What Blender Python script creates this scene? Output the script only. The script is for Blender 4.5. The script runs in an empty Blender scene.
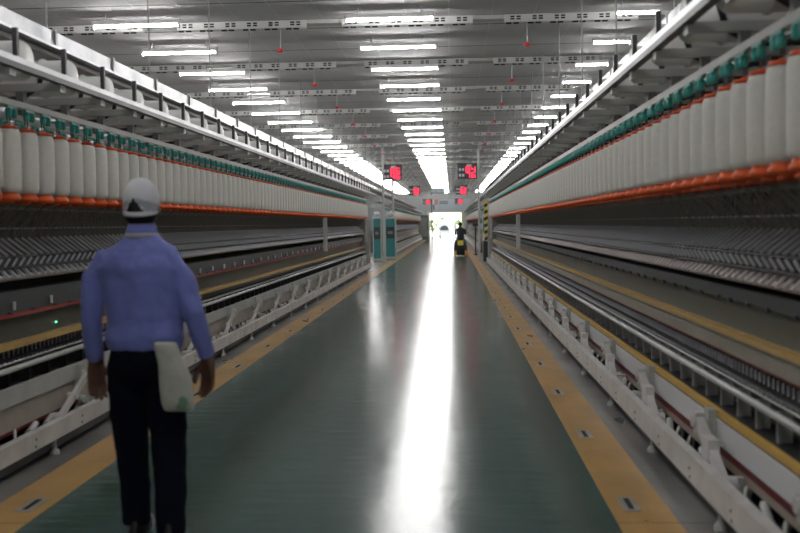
import bpy, math, random
from mathutils import Vector, Matrix, Euler
random.seed(7)
C = bpy.context.scene
COL = C.collection
AX = -0.70            # aisle centre line
F = 1000.0            # focal length in pixels
PI = math.pi

# ------------------------------------------------------------------ materials
MATS = {}
def mat(name, col, rough=0.5, metal=0.0, emit=None, strength=0.0, noise=0.0, nscale=8.0, bump=0.0, bscale=60.0, spec=0.5, sheen=0.0):
    m = bpy.data.materials.new(name); m.use_nodes = True
    nt = m.node_tree; b = nt.nodes['Principled BSDF']
    b.inputs['Base Color'].default_value = (*col, 1)
    b.inputs['Roughness'].default_value = rough
    b.inputs['Metallic'].default_value = metal
    b.inputs['Specular IOR Level'].default_value = spec
    if sheen: b.inputs['Sheen Weight'].default_value = sheen
    if emit:
        b.inputs['Emission Color'].default_value = (*emit, 1)
        b.inputs['Emission Strength'].default_value = strength
    if noise or bump:
        tc = nt.nodes.new('ShaderNodeTexCoord')
    if noise:
        n = nt.nodes.new('ShaderNodeTexNoise'); n.inputs['Scale'].default_value = nscale; n.inputs['Detail'].default_value = 4
        nt.links.new(tc.outputs['Object'], n.inputs['Vector'])
        r = nt.nodes.new('ShaderNodeMapRange'); r.inputs['From Min'].default_value = .3; r.inputs['From Max'].default_value = .7
        r.inputs['To Min'].default_value = 1 - noise; r.inputs['To Max'].default_value = 1 + noise * .5
        nt.links.new(n.outputs['Fac'], r.inputs['Value'])
        v = nt.nodes.new('ShaderNodeVectorMath'); v.operation = 'SCALE'
        v.inputs[0].default_value = col
        nt.links.new(r.outputs['Result'], v.inputs['Scale'])
        nt.links.new(v.outputs['Vector'], b.inputs['Base Color'])
    if bump:
        n2 = nt.nodes.new('ShaderNodeTexNoise'); n2.inputs['Scale'].default_value = bscale
        nt.links.new(tc.outputs['Object'], n2.inputs['Vector'])
        bp = nt.nodes.new('ShaderNodeBump'); bp.inputs['Strength'].default_value = bump; bp.inputs['Distance'].default_value = .01
        nt.links.new(n2.outputs['Fac'], bp.inputs['Height']); nt.links.new(bp.outputs['Normal'], b.inputs['Normal'])
    MATS[name] = m
    return m

M_white = mat('white_enamel', (.62,.61,.60), .38, noise=.18, nscale=5)
M_grey = mat('grey_enamel', (.33,.335,.32), .42, noise=.2, nscale=4)
M_lgrey = mat('pale_grey_enamel', (.47,.48,.46), .45, noise=.15, nscale=4)
M_dark = mat('dark_grey_metal', (.020,.021,.026), .45, metal=.1)
M_black = mat('black_plastic', (.012,.012,.014), .45)
M_alu = mat('brushed_aluminium', (.55,.56,.58), .36, metal=.8, noise=.25, nscale=3)
M_galv = mat('galvanised_steel', (.42,.43,.45), .34, metal=.75, noise=.45, nscale=2.5, bump=.5, bscale=4)
M_chrome = mat('steel_rod', (.58,.59,.63), .3, metal=.5)
M_orange = mat('orange_plastic', (.78,.10,.022), .38)
M_orange2 = mat('orange_plastic_ring', (.74,.105,.018), .45, spec=.35)
M_teal = mat('teal_plastic', (.05,.44,.38), .38)
M_rov = mat('white_roving', (.70,.685,.64), .9, noise=.05, nscale=30, bump=.12, bscale=140, sheen=.2)
M_olive = mat('olive_grey_panel', (.145,.145,.11), .5, noise=.12, nscale=1.5)
M_taupe = mat('taupe_rail', (.27,.25,.20), .45, noise=.1)
M_cream = mat('cream_yellow_rail', (.52,.33,.11), .45, noise=.12)
M_yel = mat('ochre_strip', (.62,.38,.08), .5)
M_maroon = mat('maroon_strip', (.16,.02,.022), .45)
M_red = mat('red_line', (.34,.035,.025), .5)
M_beige = mat('beige_cover', (.42,.37,.31), .5, noise=.12)
M_brown = mat('brown_back_panel', (.11,.10,.085), .7)
M_yarn = mat('roving_strand', (.19,.18,.16), .9)
M_tube = mat('light_tube', (.9,.9,.9), .4, emit=(1,.985,.97), strength=90.0)
M_fix = mat('fixture_white', (.75,.75,.75), .4)
M_slot = mat('slot_black', (.01,.01,.01), .8)
M_wall = mat('wall_paint', (.52,.54,.55), .7, noise=.08, nscale=.8)
M_wallb = mat('pale_blue_board', (.50,.57,.62), .5)
M_led = mat('red_led', (.3,.0,.01), .5, emit=(1,.03,.09), strength=2.3)
M_redp = mat('red_sprinkler_plastic', (.65,.02,.02), .4)
M_ledg = mat('green_led', (.02,.3,.1), .5, emit=(.1,1,.4), strength=4)
M_skin = mat('brown_skin', (.12,.055,.035), .55, noise=.1, nscale=20)
M_hair = mat('black_hair', (.008,.007,.007), .6, spec=.2)
M_shirt = mat('blue_violet_shirt_cotton', (.16,.19,.49), .85, spec=.2, noise=.05, nscale=5, bump=.3, bscale=7, sheen=.15)
M_navy = mat('navy_trouser_cloth', (.004,.005,.013), .9, bump=.3, bscale=14, spec=.12)
M_shoe = mat('black_leather', (.012,.010,.010), .4)
M_cap = mat('white_cap_cotton', (.60,.61,.66), .8, bump=.15, bscale=200)
M_capm = mat('grey_cap_mesh', (.36,.37,.44), .8, noise=.35, nscale=350)
M_bag = mat('off_white_cloth', (.50,.50,.45), .9, noise=.12, nscale=12, bump=.5, bscale=18)
M_green = mat('faded_green_print', (.18,.30,.2), .9)
M_lamp_y = mat('warning_yellow', (.75,.55,.04), .45)
M_rub = mat('rubber', (.015,.015,.015), .7)
M_leaf = mat('pale_leaves', (.28,.38,.16), .8, noise=.3, nscale=3)
M_asph = mat('sunlit_concrete', (.72,.72,.66), .85, noise=.08)
M_car = mat('silver_vehicle_paint', (.42,.45,.46), .35)
M_glass = mat('dark_glass', (.04,.05,.06), .1)
M_sign = mat('grey_sign_board', (.14,.18,.19), .5)
M_signt = mat('sign_pale_print', (.5,.55,.56), .5)
M_post = mat('poster_paper', (.6,.6,.62), .6)

def mat_ceiling():
    m = bpy.data.materials.new('ceiling_planks'); m.use_nodes = True
    nt = m.node_tree; b = nt.nodes['Principled BSDF']; N = nt.nodes.new; L = nt.links.new
    tc = N('ShaderNodeTexCoord'); sp = N('ShaderNodeSeparateXYZ'); L(tc.outputs['Object'], sp.inputs[0])
    def line(src, period, width, off=0):
        a = N('ShaderNodeMath'); a.operation='ADD'; a.inputs[1].default_value = off+1000*period; L(src, a.inputs[0])
        d = N('ShaderNodeMath'); d.operation='MODULO'; d.inputs[1].default_value = period; L(a.outputs[0], d.inputs[0])
        c = N('ShaderNodeMath'); c.operation='LESS_THAN'; c.inputs[1].default_value = width; L(d.outputs[0], c.inputs[0])
        return c.outputs[0]
    l1 = line(sp.outputs['Y'], .235, .022)
    l2 = line(sp.outputs['Y'], 1.88, .05, -.45)
    l3 = line(sp.outputs['X'], .62, .018)  # panel joints along Y; the lamp light they catch is painted pale
    n = N('ShaderNodeTexNoise'); n.inputs['Scale'].default_value = 1.2; L(tc.outputs['Object'], n.inputs['Vector'])
    mx = N('ShaderNodeMix'); mx.data_type='RGBA'; mx.inputs[6].default_value=(.62,.612,.615,1); mx.inputs[7].default_value=(.70,.69,.695,1); L(n.outputs['Fac'], mx.inputs[0])
    cur = mx.outputs[2]
    for l, colr, f in ((l1,(.40,.40,.40,1),.25),(l2,(.10,.10,.10,1),.9),(l3,(.85,.85,.88,1),.5)):
        q = N('ShaderNodeMath'); q.operation='MULTIPLY'; q.inputs[1].default_value=f; L(l, q.inputs[0])
        k = N('ShaderNodeMix'); k.data_type='RGBA'; L(q.outputs[0], k.inputs[0]); L(cur, k.inputs[6]); k.inputs[7].default_value = colr
        cur = k.outputs[2]
    L(cur, b.inputs['Base Color']); b.inputs['Roughness'].default_value = .8; b.inputs['Specular IOR Level'].default_value=.15
    return m
M_ceil = mat_ceiling()

def mat_floor():
    m = bpy.data.materials.new('floor_coating'); m.use_nodes = True
    nt = m.node_tree; b = nt.nodes['Principled BSDF']; N = nt.nodes.new; L = nt.links.new
    tc = N('ShaderNodeTexCoord'); sp = N('ShaderNodeSeparateXYZ'); L(tc.outputs['Object'], sp.inputs[0])
    a = N('ShaderNodeMath'); a.operation='ADD'; a.inputs[1].default_value = -AX; L(sp.outputs['X'], a.inputs[0])
    ab = N('ShaderNodeMath'); ab.operation='ABSOLUTE'; L(a.outputs[0], ab.inputs[0])
    def gt(v):
        g = N('ShaderNodeMath'); g.operation='GREATER_THAN'; g.inputs[1].default_value=v; L(ab.outputs[0], g.inputs[0]); return g.outputs[0]
    def noise(sx, sy, scale, detail=4):
        mp = N('ShaderNodeMapping'); mp.inputs['Scale'].default_value=(sx,sy,1); L(tc.outputs['Object'], mp.inputs['Vector'])
        n = N('ShaderNodeTexNoise'); n.inputs['Scale'].default_value=scale; n.inputs['Detail'].default_value=detail; L(mp.outputs[0], n.inputs['Vector']); return n.outputs['Fac']
    def ramp(src, c0, c1, lo=.3, hi=.7):
        r = N('ShaderNodeMapRange'); r.inputs['From Min'].default_value=lo; r.inputs['From Max'].default_value=hi; L(src, r.inputs['Value'])
        k = N('ShaderNodeMix'); k.data_type='RGBA'; L(r.outputs[0], k.inputs[0]); k.inputs[6].default_value=(*c0,1); k.inputs[7].default_value=(*c1,1); return k.outputs[2]
    green = ramp(noise(1,.4,1.5), (.017,.072,.062), (.027,.098,.085))
    yellow = ramp(noise(1,.5,3), (.42,.235,.055), (.60,.35,.095))
    conc = ramp(noise(1,.35,2.5), (.10,.10,.095), (.26,.255,.24))
    k1 = N('ShaderNodeMix'); k1.data_type='RGBA'; L(gt(1.515), k1.inputs[0]); L(green, k1.inputs[6]); L(yellow, k1.inputs[7])
    k2 = N('ShaderNodeMix'); k2.data_type='RGBA'; L(gt(1.825), k2.inputs[0]); L(k1.outputs[2], k2.inputs[6]); L(conc, k2.inputs[7])
    # slab joint every 6 m
    j = N('ShaderNodeMath'); j.operation='ADD'; j.inputs[1].default_value = 600-5.02+.007; L(sp.outputs['Y'], j.inputs[0])
    jm = N('ShaderNodeMath'); jm.operation='MODULO'; jm.inputs[1].default_value=6.0; L(j.outputs[0], jm.inputs[0])
    jl = N('ShaderNodeMath'); jl.operation='LESS_THAN'; jl.inputs[1].default_value=.014; L(jm.outputs[0], jl.inputs[0])
    jf = N('ShaderNodeMath'); jf.operation='MULTIPLY'; jf.inputs[1].default_value=.75; L(jl.outputs[0], jf.inputs[0])
    k3 = N('ShaderNodeMix'); k3.data_type='RGBA'; L(jf.outputs[0], k3.inputs[0]); L(k2.outputs[2], k3.inputs[6]); k3.inputs[7].default_value=(.02,.02,.02,1)
    L(k3.outputs[2], b.inputs['Base Color'])
    # roughness: coated lane is polished, kerb paint and concrete duller
    rn = N('ShaderNodeMapRange'); rn.inputs['From Min'].default_value=.3; rn.inputs['From Max'].default_value=.7; rn.inputs['To Min'].default_value=.13; rn.inputs['To Max'].default_value=.21
    L(noise(1.5,.5,2.2), rn.inputs['Value'])
    ad = N('ShaderNodeMath'); ad.operation='MULTIPLY_ADD'; L(gt(1.515), ad.inputs[0]); ad.inputs[1].default_value=.14; L(rn.outputs[0], ad.inputs[2])
    L(ad.outputs[0], b.inputs['Roughness'])
    bp = N('ShaderNodeBump'); bp.inputs['Strength'].default_value=.30; bp.inputs['Distance'].default_value=.01
    L(noise(.8,3.2,3,2), bp.inputs['Height']); L(bp.outputs['Normal'], b.inputs['Normal'])
    b.inputs['Specular IOR Level'].default_value = .78
    return m
M_floor = mat_floor()

_once={}
def mat_once(n,c,r):
    if n not in _once: _once[n]=mat(n,c,r)
    return _once[n]

# ------------------------------------------------------------------ mesh builder
class MB:
    def __init__(s): s.v=[]; s.f=[]; s.sm=[]; s.mi=[]; s.m=0
    def _add(s, vs, fs, smooth=False):
        o=len(s.v); s.v += [tuple(p) for p in vs]
        for f in fs: s.f.append(tuple(o+i for i in f)); s.sm.append(smooth); s.mi.append(s.m)
        return s
    def box(s, x0,x1,y0,y1,z0,z1, rot=None, c=None):
        if x0>x1: x0,x1=x1,x0
        if y0>y1: y0,y1=y1,y0
        if z0>z1: z0,z1=z1,z0
        vs=[Vector(p) for p in ((x0,y0,z0),(x1,y0,z0),(x1,y1,z0),(x0,y1,z0),(x0,y0,z1),(x1,y0,z1),(x1,y1,z1),(x0,y1,z1))]
        if rot is not None:
            c = Vector(c) if c else Vector(((x0+x1)/2,(y0+y1)/2,(z0+z1)/2))
            vs=[c+rot@(p-c) for p in vs]
        return s._add(vs,[(0,3,2,1),(4,5,6,7),(0,1,5,4),(1,2,6,5),(2,3,7,6),(3,0,4,7)])
    def bar(s, p0, p1, w, h, up=(0,0,1)):       # rectangular bar from p0 to p1
        p0,p1=Vector(p0),Vector(p1); d=(p1-p0).normalized(); a=d.cross(Vector(up))
        if a.length<1e-4: a=d.cross(Vector((1,0,0)))
        a.normalize(); b=a.cross(d)
        vs=[p+a*(i*w/2)+b*(j*h/2) for p in (p0,p1) for i,j in ((-1,-1),(1,-1),(1,1),(-1,1))]
        return s._add(vs,[(0,1,2,3),(7,6,5,4),(0,4,5,1),(1,5,6,2),(2,6,7,3),(3,7,4,0)])
    def cyl(s, p0, p1, r, seg=12, r1=None, caps=True):
        p0,p1=Vector(p0),Vector(p1); d=(p1-p0).normalized(); r1=r if r1 is None else r1
        a=d.orthogonal().normalized(); b=d.cross(a)
        vs=[]
        for p,q in ((p0,r),(p1,r1)):
            for k in range(seg):
                t=2*PI*k/seg; vs.append(p+a*math.cos(t)*q+b*math.sin(t)*q)
        s._add(vs,[(k,(k+1)%seg,seg+(k+1)%seg,seg+k) for k in range(seg)],True)
        if caps:
            s._add(vs[:seg],[tuple(reversed(range(seg)))]); s._add(vs[seg:],[tuple(range(seg))])
        return s
    def lathe(s, c, prof, seg=20, axis='z', cap=True):   # prof [(r,h)]
        vs=[]
        for r,h in prof:
            for k in range(seg):
                t=2*PI*k/seg; a,b=r*math.cos(t),r*math.sin(t)
                p=(a,b,h) if axis=='z' else ((h,a,b) if axis=='x' else (b,h,a))
                vs.append((c[0]+p[0],c[1]+p[1],c[2]+p[2]))
        fs=[]
        for i in range(len(prof)-1):
            for k in range(seg): fs.append((i*seg+k,i*seg+(k+1)%seg,(i+1)*seg+(k+1)%seg,(i+1)*seg+k))
        s._add(vs,fs,True)
        if cap:
            n=len(prof)-1
            s._add(vs[:seg],[tuple(reversed(range(seg)))]); s._add(vs[n*seg:],[tuple(range(seg))])
        return s
    def prism(s, prof, y0, y1):               # prof of (x,z), extruded along y
        n=len(prof); vs=[(x,y0,z) for x,z in prof]+[(x,y1,z) for x,z in prof]
        return s._add(vs,[(k,(k+1)%n,n+(k+1)%n,n+k) for k in range(n)]+[tuple(reversed(range(n))),tuple(range(n,2*n))])
    def path(s, pts, r, seg=8, caps=True):    # tube through points; r number or list
        pts=[Vector(p) for p in pts]; n=len(pts); vs=[]; a=None
        for i,p in enumerate(pts):
            d=(pts[min(i+1,n-1)]-pts[max(i-1,0)]).normalized()
            a=(d.orthogonal() if a is None else a-d*a.dot(d)).normalized(); b=d.cross(a)
            q=r[i] if isinstance(r,(list,tuple)) else r
            for k in range(seg):
                t=2*PI*k/seg; vs.append(p+a*math.cos(t)*q+b*math.sin(t)*q)
        s._add(vs,[(i*seg+k,i*seg+(k+1)%seg,(i+1)*seg+(k+1)%seg,(i+1)*seg+k) for i in range(n-1) for k in range(seg)],True)
        if caps: s._add(vs[:seg],[tuple(reversed(range(seg)))]); s._add(vs[-seg:],[tuple(range(seg))])
        return s
    def rings(s, rs, seg=20):                 # rs: (cx,cy,cz,rx,ry) horizontal elliptical rings
        vs=[]
        for cx,cy,cz,rx,ry in rs:
            for k in range(seg):
                t=2*PI*k/seg; vs.append((cx+rx*math.cos(t),cy+ry*math.sin(t),cz))
        n=len(rs)
        s._add(vs,[(i*seg+k,i*seg+(k+1)%seg,(i+1)*seg+(k+1)%seg,(i+1)*seg+k) for i in range(n-1) for k in range(seg)],True)
        s._add(vs[:seg],[tuple(reversed(range(seg)))]); s._add(vs[-seg:],[tuple(range(seg))]); return s
    def ball(s, c, rx, ry=None, rz=None, seg=16, rn=10):
        ry=ry or rx; rz=rz or rx
        return s.rings([(c[0],c[1],c[2]-rz*math.cos(PI*(i+.15)/(rn+.3)),rx*math.sin(PI*(i+.15)/(rn+.3)),ry*math.sin(PI*(i+.15)/(rn+.3))) for i in range(rn+1)],seg)
    def mesh(s, name, mats, off=(0,0,0)):
        me=bpy.data.meshes.new(name)
        ox,oy,oz=off
        me.from_pydata([(a-ox,b-oy,c-oz) for a,b,c in s.v],[],s.f)
        me.polygons.foreach_set('use_smooth', s.sm)
        for m in (mats if isinstance(mats,(list,tuple)) else [mats]): me.materials.append(m)
        if any(s.mi): me.polygons.foreach_set('material_index', s.mi)
        me.update(); return me
    def build(s, name, mats, parent=None, loc=None, bevel=0):
        """world-coordinate mesh under parent (identity rotations)"""
        off = Vector((0,0,0)) if loc is None else Vector(loc)
        base = wloc(parent)
        o=bpy.data.objects.new(name, s.mesh(name, mats, base if loc is None else off)); COL.objects.link(o)
        if parent: o.parent=parent
        if loc is not None: o.location = off-base
        if bevel:
            b=o.modifiers.new('bevel','BEVEL'); b.width=bevel; b.segments=2; b.limit_method='ANGLE'
        return o
def wloc(o):
    v=Vector((0,0,0))
    while o: v+=o.location; o=o.parent
    return v
def tag(o,label=None,cat=None,group=None,kind=None):
    if label: o['label']=label
    if cat: o['category']=cat
    if group: o['group']=group
    if kind: o['kind']=kind
    return o
def thing(name,label,cat,loc,group=None):
    o=bpy.data.objects.new(name,None); COL.objects.link(o); o.location=loc; o.empty_display_size=.1
    return tag(o,label,cat,group)
def put(name, me, parent, wpos, kind=None):
    o=bpy.data.objects.new(name,me); COL.objects.link(o); o.parent=parent
    o.location=Vector(wpos)-wloc(parent)
    if kind: o['kind']=kind
    return o
ORD=['nearest','second nearest','third nearest','fourth nearest','fifth nearest','sixth nearest','seventh nearest','eighth nearest','ninth nearest','tenth nearest',
     'eleventh nearest','twelfth nearest','thirteenth nearest','fourteenth nearest','fifteenth nearest','sixteenth nearest','seventeenth nearest','eighteenth nearest','nineteenth nearest','twentieth nearest']
ORDL=['first','second','third','fourth','fifth','sixth','seventh','eighth','ninth','tenth','eleventh','twelfth','thirteenth','fourteenth','fifteenth','sixteenth','seventeenth','eighteenth','nineteenth','twentieth']

# ------------------------------------------------------------------ room shell
CZ = 4.56; YE = 96.0; YB = -7.0; XL, XR = -9.5, 8.1
def struct(o): o['kind']='structure'; return o
b=MB(); b.box(XL,XR,YB,YE+26,-.3,0); struct(b.build('floor',M_floor))
b=MB(); b.box(XL,XR,YB,YE,CZ,CZ+.2); struct(b.build('ceiling',M_ceil))
b=MB(); b.box(XL-.2,XL,YB,YE,0,CZ); struct(b.build('wall_left',M_wall))
b=MB(); b.box(XR,XR+.2,YB,YE,0,CZ); struct(b.build('wall_right',M_wall))
b=MB(); b.box(XL,XR,YB-.2,YB,0,CZ); struct(b.build('wall_back',M_wall))
DX0,DX1,DZ=-2.0,.98,2.50
b=MB(); b.box(XL,DX0,YE,YE+.3,0,CZ); b.box(DX1,XR,YE,YE+.3,0,CZ); b.box(DX0,DX1,YE,YE+.3,DZ,CZ)
struct(b.build('wall_far',M_wall))
b=MB(); b.box(DX0-.28,DX0,YE-.06,YE+.3,0,DZ+.12); b.box(DX1,DX1+.28,YE-.06,YE+.3,0,DZ+.12); b.box(DX0,DX1,YE-.06,YE+.3,DZ,DZ+.12)
M_frame=mat('pale_yellow_frame',(.80,.80,.50),.5)
o=struct(b.build('door_1',M_frame))
# shallow cross beams of the ceiling
BY0,BYD=14.8,3.82
beams=[BY0+BYD*k for k in range(-5,22) if BY0+BYD*k<YE-1]
for i,y in enumerate(beams):
    b=MB(); b.box(XL,XR,y+.07,y+.26,CZ-.055,CZ-.001); struct(b.build('trim_%d'%(i+1),M_lgrey))
# pale board above the door, poster, far columns
b=MB(); b.box(-1.0,1.7,YE-.1,YE-.002,2.75,4.2); tag(b.build('wall_board',M_wallb),'pale blue board fixed on the wall above the bright doorway','board')
t=thing('poster','small printed poster beside the pale board above the doorway','poster',(-1.5,YE-.03,2.75))
MB().box(-1.75,-1.15,YE-.05,YE-.002,2.75,4.0).build('sheet',M_post,t)
MB().box(-1.55,-1.2,YE-.06,YE-.045,3.3,3.8).build('picture',mat('pink_print',(.55,.28,.28),.6),t)
MB().box(-1.72,-1.55,YE-.06,YE-.045,2.8,3.3).build('picture',mat('blue_print',(.15,.18,.28),.6),t)

# ------------------------------------------------------------------ outdoors beyond the door
t=thing('utility_cart','small silver vehicle with an arched cab parked outside the bright doorway','vehicle',(-.75,112,0))
b=MB(); prof=[(-.62,.35),(.62,.35),(.66,.7),(.55,1.05),(.38,1.32),(0,1.42),(-.38,1.32),(-.55,1.05),(-.66,.7)]
b.prism([(-.75+x,z) for x,z in prof],111.2,113.4); b.build('body',M_car,t,bevel=.03)
b=MB(); b.prism([(-.75+x*.72,.72+(z-.35)*.5) for x,z in prof],111.17,111.2); b.build('windscreen',M_glass,t)
for sx in (-.52,.52):
    for yy in (111.5,113.0):
        b=MB(); b.lathe((-.75+sx-.08,yy,.3),[(.16,0),(.3,.02),(.3,.14),(.16,.16)],16,'x'); b.build('wheel',M_rub,t)
def shrub(x,y,h,w,label):
    t=thing('shrub',label,'shrub',(x,y,0),'shrubs outside the doorway')
    b=MB(); b.cyl((x,y,0),(x,y,h*.5),.06,8); b.build('trunk',M_brown,t)
    b=MB(); rnd=random.Random(int(x*100)+int(y))
    for k in range(140):
        a=rnd.random()*2*PI; zz=rnd.random(); q=w*math.sqrt(max(.05,1-(2*zz-1)**2))*rnd.random()**.5
        p=Vector((x+q*math.cos(a),y+q*math.sin(a)*.7,h*.3+zz*h*.7)); n=Vector((rnd.uniform(-1,1),rnd.uniform(-1,1),rnd.uniform(-1,1))).normalized(); u=n.orthogonal().normalized()*.16; v=n.cross(u)*.6
        b._add([p-u,p+v,p+u,p-v],[(0,1,2,3)])
    b.build('foliage',M_leaf,t)
shrub(-2.2,118,1.9,.6,'pale leafy shrub outside, left of the parked vehicle')
shrub(-1.25,119,2.3,.7,'taller pale shrub outside, right behind the parked vehicle')
shrub(.9,118.5,1.9,.5,'pale leafy shrub outside, nearest the right door jamb')
t=thing('person','person in grey clothes standing outside beside the parked vehicle','person',(.45,113,0))
b=MB(); b.rings([(.45,113,0.02,.09,.12),(.45,113,.45,.11,.1),(.45,113,.9,.17,.12),(.45,113,1.15,.16,.11),(.45,113,1.4,.2,.11),(.45,113,1.48,.07,.07),(.45,113,1.56,.08,.09),(.45,113,1.68,.085,.1),(.45,113,1.74,.04,.05)],14)
b.build('body',mat('grey_clothes',(.25,.28,.28),.8),t)

# ------------------------------------------------------------------ ceiling lamps
LY0,LYD=14.1,2.27
def lampmesh(L):
    b=MB(); b.prism([(-.042,.020),(-.030,.075),(.030,.075),(.042,.020)],-L/2,L/2)
    hous=MB(); hous.v=[(y,x,z) for x,y,z in b.v]; hous.f=[tuple(reversed(f)) for f in b.f]; hous.sm=b.sm; hous.mi=b.mi
    rod=MB(); rod.cyl((0,0,.08),(0,0,CZ-4.38),.006,6)
    tube=MB(); tube.cyl((-L/2+.02,0,-.004),(L/2-.02,0,-.004),.014,12)
    caps=MB()
    caps.box(-.012,.012,-.03,.03,-.042,.05)
    return hous.mesh('housing',M_fix),tube.mesh('tube',M_tube),caps.mesh('end_cap',M_fix),rod.mesh('hanger_rod',M_fix)
meshes={1.25:lampmesh(1.25),.62:lampmesh(.62)}
rowsY=[LY0+LYD*k for k in range(-8,36)]
rows_vis=[y for y in rowsY if y>13.9]
for cname,cx,L in (('central',-.82,1.25),('left',-4.42,1.25),('right',2.62,.62),('outer left',-8.0,1.25),('outer right',6.2,1.25)):
    for y in rowsY:
        if y>YE-1.5: continue
        if 'outer' in cname:
            if y<9 or y>70: continue
            lab='lit ceiling tube lamp beyond the %s spinning frame, glimpsed between its overhead arms'%cname[6:]
        elif y<(11.8 if cname=='left' else 13.9): lab='tube lamp behind the viewer in the %s ceiling column'%cname
        else:
            i=int(round((y-LY0)/LYD))+(1 if cname=='left' else 0)
            if i<20: lab='lit ceiling tube lamp, %s in view of the %s column'%(ORD[i],cname)
            else: lab='lit ceiling tube lamp in the far, merging end of the %s column'%cname
        t=thing('ceiling_lamp',lab,'ceiling lamp',(cx,y,4.38),'tube lamps of the %s ceiling column'%cname)
        hm_,tm_,cm_,rm_=meshes[L]
        put('housing',hm_,t,(cx,y,4.38)); put('tube',tm_,t,(cx,y,4.38))
        for q in (-1,1):
            put('end_cap',cm_,t,(cx+q*(L/2-.01),y,4.38)); put('hanger_rod',rm_,t,(cx+q*L*.35,y,4.38))

# ------------------------------------------------------------------ slotted air panels under the beams
def diffuser():
    L=1.93; b=MB()
    b.m=0
    # folded sheet: vertical face, short angled lip
    pr=[(-.0,.0),(.05,-.02),(.07,.0),(.07,.11),(0,.11)]
    q=MB().prism([(y,z) for y,z in pr],-L/2,L/2); b.v=[(y,x,z) for x,y,z in q.v]; b.f=[tuple(reversed(f)) for f in q.f]; b.sm=q.sm; b.mi=q.mi
    s=MB()
    for k in range(6):
        cx=-L/2+.16+k*.322
        for dx in (-.045,.045):
            for dz in (.042,.076):
                s.box(cx+dx-.030,cx+dx+.030,-.004,.004,dz-.011,dz+.011)
    l=MB()
    for k in range(6):
        cx=-L/2+.06+k*.322
        for dx in (0,.11): l.box(cx+dx-.04,cx+dx+.04,.0,.045,-.024,-.006)
    return b.mesh('panel',mat_once('vent_pale_grey',(.56,.56,.55),.5)),s.mesh('slot',M_slot),l.mesh('lip_slot',M_slot)
dm=diffuser()
pieces=[(-7.95,'far left'),(-5.5,'left'),(-3.06,'inner left'),(-.605,'central'),(1.785,'inner right'),(4.2,'right'),(6.6,'far right')]
for y in beams:
    i=int(round((y-BY0)/BYD))
    for cx,nm in pieces:
        if abs(cx)>3.5 and y<9: continue
        if y<12 : continue
        if i<20: lab='white slotted air panel, %s piece on the %s ceiling beam'%(nm,ORD[i])
        else: lab='white slotted air panel, %s piece on a far ceiling beam'%nm
        t=thing('air_vent',lab,'air diffuser',(cx,y,CZ-.12),'slotted air panels under the ceiling beams')
        for n2,me in zip(('panel','slot','lip_slot'),dm): put(n2,me,t,(cx,y,CZ-.12))

# ------------------------------------------------------------------ red sprinklers
for side,cx in (('left',-2.6),('right',1.2)):
    for k in range(8):
        y=15.5+k*3.85
        t=thing('ceiling_sprinkler','small red ceiling sprinkler, %s of the row %s of the central lamps'%(ORD[k],side),'sprinkler',(cx,y,CZ),'red sprinklers')
        z=4.25
        MB().cyl((cx,y,z),(cx,y,CZ-.0),.008,6).build('pipe',M_fix,t)
        b=MB(); b.lathe((cx,y,z-.05),[(.015,0),(.055,.01),(.05,.035),(.02,.06)],10); b.build('head',M_redp,t)

# ------------------------------------------------------------------ floor outlets
for sgn,sd in ((1,'right'),(-1,'left')):
    for k in range(20):
        y=5.35+1.78*k; x=AX+sgn*1.63
        t=thing('floor_outlet','steel slotted floor plate, %s in the %s ochre floor band'%(ORD[k] ,sd),'floor plate',(x,y,0),'slotted plates in the %s band'%sd)
        MB().box(x-.045,x+.045,y-.13,y+.13,0,.004).build('plate',M_alu,t)
        MB().box(x-.014,x+.014,y-.10,y+.10,.004,.006).build('slot',M_slot,t)

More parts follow.
